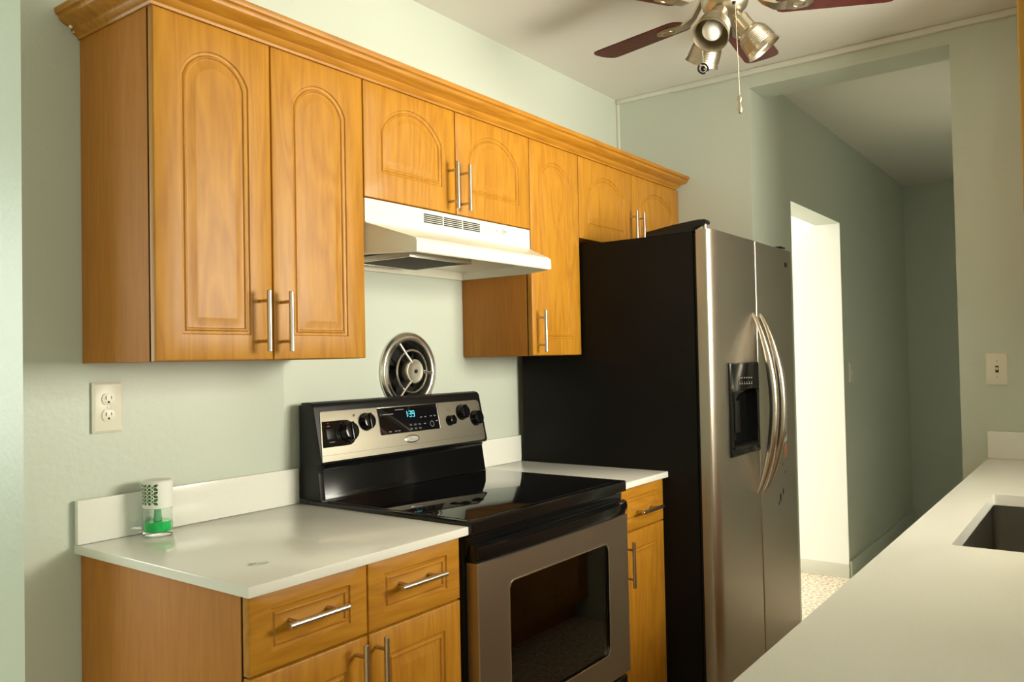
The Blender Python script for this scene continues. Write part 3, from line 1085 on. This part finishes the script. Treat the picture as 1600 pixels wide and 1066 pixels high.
m.loft([rl(.022, ZT - .0305, .01), rl(.006, ZT - .0305), rl(.006, ZT - .040), rl(.004, ZT - .19), rl(-.012, ZT - .205), rl(-.20, ZT - .212), rl(-.20, ZT - .214), rl(-.010, ZT - .209), rl(.008, ZT - .19), rl(.010, ZT - .034), rl(.022, ZT - .0325, .01), rl(.022, ZT - .0305, .01)], False, False)
# close the floor of the bowl
for z in (ZT - .212, ZT - .214):
    m.bm.faces.new([m._v(p) for p in rl(-.20, z)])
bmesh.ops.remove_doubles(m.bm, verts=m.bm.verts, dist=.00005)
sk = tag(m.build('sink', 'sink'), 'stainless undermount sink bowl in the right-hand countertop', 'sink')
m = MB(); m.lathe([(.045, -.001), (.045, .002), (.03, .002), (.028, -.001)], (1.352, -1.856, ZT - .2115), (0, 0, 1), 32)
m.build('drain', 'chrome', sk)
m = MB(); m.box(XE - .020, XE - .001, PY0, PY1 - .001, ZT + .0002, 1.0118, .002)
tag(m.build('backsplash', 'quartz'), 'low white quartz backsplash on the end wall, under the light switch', 'backsplash')
t = thing('base_cabinet', (1.2, -1.9, 0), 'maple base cabinet run under the long sink countertop', 'cabinet')
m = MB()
y0, y1 = PY0 + .001, -1.592
m.box(-.22, .94, y0, y1, .10, ZT - .0305); m.box(1.76, 2.61, y0, y1, .10, ZT - .0305)
m.box(.94, 1.76, y0, y1, .10, .66)
m.box(.94, 1.76, y1 - .02, y1, .66, ZT - .0305)
m.box(-.22, 2.61, y0, y1 - .06, 0, .10)
m.build('cabinet_body', 'wood_side', t)
for k in range(5):
    a = -.22 + k * .566
    d = routed_door(a + .002, a + .564, .105, ZT - .040, y1 + .0195, y1 + .001, .06, .06, .06, 0, -1).build('door', 'wood', t)
    pull(d, 'nickel', (a + (.53 if k % 2 == 0 else .036), y1 + .0195, .76), (0, 0, 1), .15, (0, 1, 0))

# wall cabinet at the right edge of the frame
t = thing('wall_cabinet', (.45, -2.03, 1.47), 'maple wall cabinet end at the top right edge of the photo', 'cabinet')
m = MB(); m.box(.185, .74, YR + .002, -1.889, 1.472, 2.30, .001)
m.build('cabinet_body', 'wood_side', t)
for (a, b) in ((.185, .456), (.456, .74)):
    d = routed_door(a + .0015, b - .0015, 1.473, 2.298, -1.869, -1.8875, .062, .06, .06, .06, -1).build('door', 'wood', t)
t = thing('wall_cabinet', (2.27, -2.03, 1.40), 'unseen maple wall cabinet added on the sink wall, shading the end wall', 'cabinet')
m = MB(); m.box(1.95, 2.609, YR + .002, -1.889, 1.40, 2.30, .001)  # out of view, added to keep window light off the upper end wall
m.build('cabinet_body', 'wood_side', t)
for (a, b) in ((1.95, 2.28), (2.28, 2.609)):
    routed_door(a + .0015, b - .0015, 1.401, 2.298, -1.869, -1.8875, .062, .06, .06, .06, -1).build('door', 'wood', t)

# ------------------------------------------------------------------ outlet and switches
def plate(mb, c, u, w_, h_, out, th=.006):
    """bevelled wall plate; u the horizontal unit vector, out outward"""
    c, u, out = Vector(c), Vector(u), Vector(out)
    X = Matrix(((u.x, 0, out.x, c.x), (u.y, 0, out.y, c.y), (0, 1, 0, c.z), (0, 0, 0, 1)))
    mb.X = X
    return X


t = thing('outlet', (.056, -.004, 1.223), 'almond double wall outlet above the left countertop', 'outlet')
m = MB(); X = plate(m, (.056, -.0042, 1.2230), (1, 0, 0), 0, 0, (0, -1, 0))
m.loft([[(p[0], p[1], z) for p in rrect(-.037 + d, .037 - d, -.0605 + d, .0605 - d, .003)] for d, z in ((0, 0), (0, .002), (.005, .0055), (.006, .006))])
m.build('cover_plate', 'almond', t)
for s in (-1, 1):
    m = MB(); m.X = X
    cz0 = s * .0195
    o_ = [(x, cz0 + z) for x, z in [(.0165 * math.cos(a), max(-.0135, min(.0135, .0165 * math.sin(a)))) for a in [2 * PI * k / 28 for k in range(28)]]]
    m.prism(o_, 'z', .005, .0085, .0005)
    r_ = m.build('receptacle', 'almond', t)
    m = MB(); m.X = X
    m.box(-.0075, -.0055, cz0 - .001, cz0 + .008, .0082, .0088); m.box(.0055, .0072, cz0 + .0, cz0 + .0075, .0082, .0088)
    m.lathe([(.0026, 0), (.0026, .0006)], (0, cz0 - .007, .0082), (0, 0, 1), 12)
    m.build('socket_hole', 'slot', r_)
m = MB(); m.X = X; m.lathe([(.0032, 0), (.0028, .0012)], (0, 0, .0058), (0, 0, 1), 12)
m.build('screw', 'almond', t)


def toggle(loc, u, out, label, hole=True):
    t = thing('light_switch', loc, label, 'light switch')
    m = MB(); X = plate(m, loc, u, 0, 0, out)
    m.loft([[(p[0], p[1], z) for p in rrect(-.036 + d, .036 - d, -.060 + d, .060 - d, .003)] for d, z in ((0, 0), (0, .002), (.004, .0055), (.005, .006))])
    m.build('cover_plate', 'almond', t)
    m = MB(); m.X = X; m.box(-.0055, .0055, -.0125, .0125, .0056, .0064)
    s_ = m.build('toggle_slot', 'edge' if hole else 'almond', t)
    m = MB(); m.X = X; m.prism([(-.004, .004), (-.001, .016), (.005, .014), (.008, .004)], 'x', -.0042, .0042, .0006)
    m.build('toggle', 'almond', s_)
    for s in (-1, 1):
        m = MB(); m.X = X; m.lathe([(.003, 0), (.0026, .001)], (0, s * .030, .0058), (0, 0, 1), 12)
        m.build('screw', 'residue', t)
    return t


toggle((XE, -1.5905, 1.2445), (0, -1, 0), (-1, 0, 0), 'almond toggle light switch on the end wall above the backsplash')
toggle((4.200, YJ, 1.198), (1, 0, 0), (0, -1, 0), 'light switch on the dark hall wall beside the bright doorway', False)

# ------------------------------------------------------------------ air freshener
fx, fy = .145, -.068
t = thing('air_freshener', (fx, fy, ZT), 'white and clear air freshener with green liquid on the left countertop', 'air freshener')
R_ = .0335
m = MB()
m.lathe([(R_ - .004, 0), (R_ - .001, .001), (R_, .004), (R_, .066), (R_ - .002, .066), (R_ - .002, .012), (R_ - .003, .010), (.001, .010)], (fx, fy, ZT + .0004), (0, 0, 1), 40, True, True)
m.build('glass_cup', 'glass', t)
m = MB(); m.lathe([(.001, .0105), (R_ - .0035, .0105), (R_ - .0024, .012), (R_ - .0024, .034), (.001, .034)], (fx, fy, ZT + .0004), (0, 0, 1), 40)
m.build('liquid', 'green_liquid', t)
m = MB(); m.lathe([(.0095, .0345), (.0080, .0665)], (fx, fy, ZT + .0004), (0, 0, 1), 20)
m.build('wick', 'wick', t)
# perforated white cap: tilted view shows leaf-shaped holes on its left half
m = MB(); m.lathe([(R_ - .001, .066), (R_ + .0008, .067), (R_ + .0008, .129), (R_ - .002, .1325), (.001, .1330)], (fx, fy, ZT + .0004), (0, 0, 1), 48)
cap = m.build('cap', 'white_paint', t)
m = MB()
va = math.atan2(-1.9515 - fy, -.9368 - fx)
def leaf(a, z, la, lz, tilt):
    c = Vector((math.cos(a), math.sin(a), 0)); tg = Vector((-math.sin(a), math.cos(a), 0))
    o_ = Vector((fx, fy, ZT + z)) + c * (R_ + .0009)
    pts = []
    for k in range(8):
        q = 2 * PI * k / 8
        ex, ez = la * math.cos(q), lz * math.sin(q) * (1 - .35 * abs(math.cos(q)))
        ex, ez = ex * math.cos(tilt) - ez * math.sin(tilt), ex * math.sin(tilt) + ez * math.cos(tilt)
        aa = ex / R_
        pts.append(Vector((fx, fy, ZT + z + ez)) + Vector((math.cos(a + aa), math.sin(a + aa), 0)) * (R_ + .0012))
    inner = [Vector((fx, fy, p.z)) + (Vector((p.x - fx, p.y - fy, 0)).normalized() * (R_ + .0003)) for p in pts]
    m.loft([inner, pts])
for i in range(6):
    z = .0795 + i * .0086
    for (da, la, lz) in ((.12, .0060, .0037), (-.30, .0042, .0037), (-.64, .0036, .0038), (-.97, .0032, .0038), (-1.3, .0030, .0038)):
        leaf(va + da - .25 + 0.0, z, la, lz, .45 * (1 if (i % 2) else -1))
    if i < 5:
        for da in (-.10, -.46, -.79):
            leaf(va + da - .25, z + .0047, .0018, .003, 0)
m.build('leaf_cutout', 'leaf', cap)

# small scrap lying on the left counter
m = MB()
c0 = Vector((.082, -.523, ZT + .0006))
rot = Matrix.Translation(c0) @ Matrix.Rotation(math.radians(-22), 4, 'Z')
m.X = rot
for (a, b, c_, d_) in ((-.004, .013, -.0065, -.0045), (-.004, .013, .0045, .0065), (-.004, -.002, -.0045, .0045), (.011, .013, -.0045, .0045), (.003, .005, -.0045, .0045)):
    m.box(a, b, c_, d_, 0, .0022, .0004)
m.box(.015, .036, -.0012, .0012, 0, .0016, .0004); m.box(.020, .034, .0022, .0042, 0, .0012, .0003); m.box(.0345, .036, -.004, .004, 0, .0014, .0003)
m.box(.018, .030, -.0045, -.003, 0, .0012, .0003)
tag(m.build('plastic_scrap', 'residue'), 'tiny grey plastic scrap lying near the front of the left countertop', 'scrap')

# ------------------------------------------------------------------ ceiling fan
HX, HY = 1.532, -.988
t = thing('ceiling_fan', (HX, HY, ZC), 'ceiling fan with mahogany blades and three spot lights', 'ceiling fan')
m = MB(); m.lathe([(.10, 0), (.105, -.012), (.105, -.040), (.095, -.058), (.070, -.066), (.055, -.070)], (HX, HY, ZC - .0005), (0, 0, 1), 40)
m.build('motor_housing', 'brass', t)
BC = Vector((HX, HY, 2.443))
m = MB(); m.lathe([(.045, .064), (.066, .045), (.074, .018), (.074, -.006), (.068, -.026), (.052, -.042), (.030, -.050), (.008, -.052)], BC, (0, 0, 1), 40)
m.build('light_kit', 'brass', t)
# blades
ZB = 2.415
base_az = math.radians(78.5)
for k in range(5):
    a = base_az - k * 2 * PI / 5
    d = Vector((math.cos(a), math.sin(a), 0)); s = Vector((-math.sin(a), math.cos(a), 0))
    pit = math.radians(-6)
    s2 = s * math.cos(pit) + Vector((0, 0, 1)) * math.sin(pit)
    up_ = d.cross(s2)
    X = Matrix(((d.x, s2.x, up_.x, HX), (d.y, s2.y, up_.y, HY), (d.z, s2.z, up_.z, ZB), (0, 0, 0, 1)))
    m = MB(); m.X = X
    pts = []
    L0, L1 = .150, .520
    for i in range(7):
        q = PI / 2 + PI * i / 6
        pts.append((L0 + .03 + .03 * math.cos(q), (.056) * math.sin(q)))
    wv = .062
    for i in range(9):
        q = -PI / 2 + PI * i / 8
        pts.append((L1 - .035 + .035 * math.copysign(abs(math.cos(q)) ** .6, math.cos(q)), wv * math.copysign(abs(math.sin(q)) ** .8, math.sin(q))))
    m.prism(pts, 'z', -.003, .003, .001, 1)
    bl_ = m.build('blade', 'mahogany', t)
    m = MB(); m.X = X
    # iron: arm from the housing dropping to a leaf plate under the blade
    zz = 2.520 - ZB
    arm = [(.060, 0, zz - .03), (.085, 0, .045), (.115, 0, .012), (.150, 0, -.006), (.185, 0, -.007)]
    rr = [(.012, .005), (.011, .005), (.012, .005), (.020, .004), (.026, .003)]
    rings = []
    for (x, y, z), (hw, hh) in zip(arm, rr):
        rings.append([(x, -hw, z - hh), (x, hw, z - hh), (x, hw, z + hh), (x, -hw, z + hh)])
    m.loft(rings)
    m.prism([(.180, -.026), (.215, -.034), (.250, -.026), (.268, 0), (.250, .026), (.215, .034), (.180, .026)], 'z', -.0085, -.0032, .0015)
    m.torus((.222, 0, -.0085), (0, 0, 1), .019, .003, 24, 8)
    m.build('blade_iron', 'brass', bl_)
# three spot lights
for az, el in ((-58.7, 54), (-178.7, 50), (64, 55)):
    a, e = math.radians(az), math.radians(el)
    d = Vector((math.cos(a) * math.cos(e), math.sin(a) * math.cos(e), -math.sin(e)))
    m = MB()
    m.lathe([(.014, .045), (.014, .070), (.026, .074), (.027, .080), (.027, .116), (.029, .122), (.030, .126), (.026, .128)], BC, d, 32)
    sp = m.build('spot_light', 'brass', t)
    m = MB()
    m.lathe([(.026, .119), (.030, .120), (.036, .126), (.044, .138), (.0485, .155), (.050, .175), (.0515, .190), (.055, .200), (.0565, .2025), (.0545, .2035), (.050, .192), (.048, .175), (.0465, .155), (.042, .140), (.034, .129), (.026, .126)], BC, d, 48, True, True)
    for k in range(9):
        m.torus(BC + d * (.140 + k * .0055), d, .0455 + .0006 * k + (.002 if k > 1 else 0), .0009, 48, 6)
    m.build('lamp_shade', 'brass', sp)
    m = MB()
    m.lathe([(.013, .122), (.015, .135), (.022, .148), (.0295, .163), (.031, .174), (.029, .185), (.022, .194), (.010, .199), (.001, .200)], BC, d, 32)
    m.build('bulb', 'bulb', sp)


def chain(p, q, n, r, name, parent):
    m = MB()
    p, q = Vector(p), Vector(q)
    m.tube([p, q], r * .45, 6)
    for i in range(n):
        c = p.lerp(q, i / (n - 1))
        m.ellipsoid(c, r, r, r, 6, 5)
    return m.build(name, 'brass', parent)


c1 = Vector((1.474, -1.040, 2.400))
m = MB(); m.lathe([(.0055, -.004), (.0055, .006), (.003, .008)], c1, (-.75, -.55, -.35), 12)
m.build('chain_outlet', 'dark', t)
ch = chain(c1 + Vector((-.006, -.006, -.004)), (1.459, -1.056, 2.106), 90, .0012, 'pull_chain', t)
m = MB(); m.lathe([(.002, 0), (.0065, -.006), (.0075, -.012), (.0045, -.020), (.004, -.023), (.0075, -.034), (.0082, -.044), (.0065, -.052), (.004, -.055)], (1.459, -1.056, 2.107), (0, 0, 1), 20)
m.build('pendant', 'brass', ch)
c2 = Vector((1.507, -.918, 2.390))
ch = chain(c2, (1.507, -.921, 2.251), 40, .0012, 'pull_chain', t)
m = MB(); m.torus((1.507, -.921, 2.232), (.8, .6, 0), .0155, .003, 28, 8)
m.ellipsoid((1.507, -.921, 2.232), .008, .008, .009, 12, 8)
m.build('ring_pull', 'black_gloss', ch)
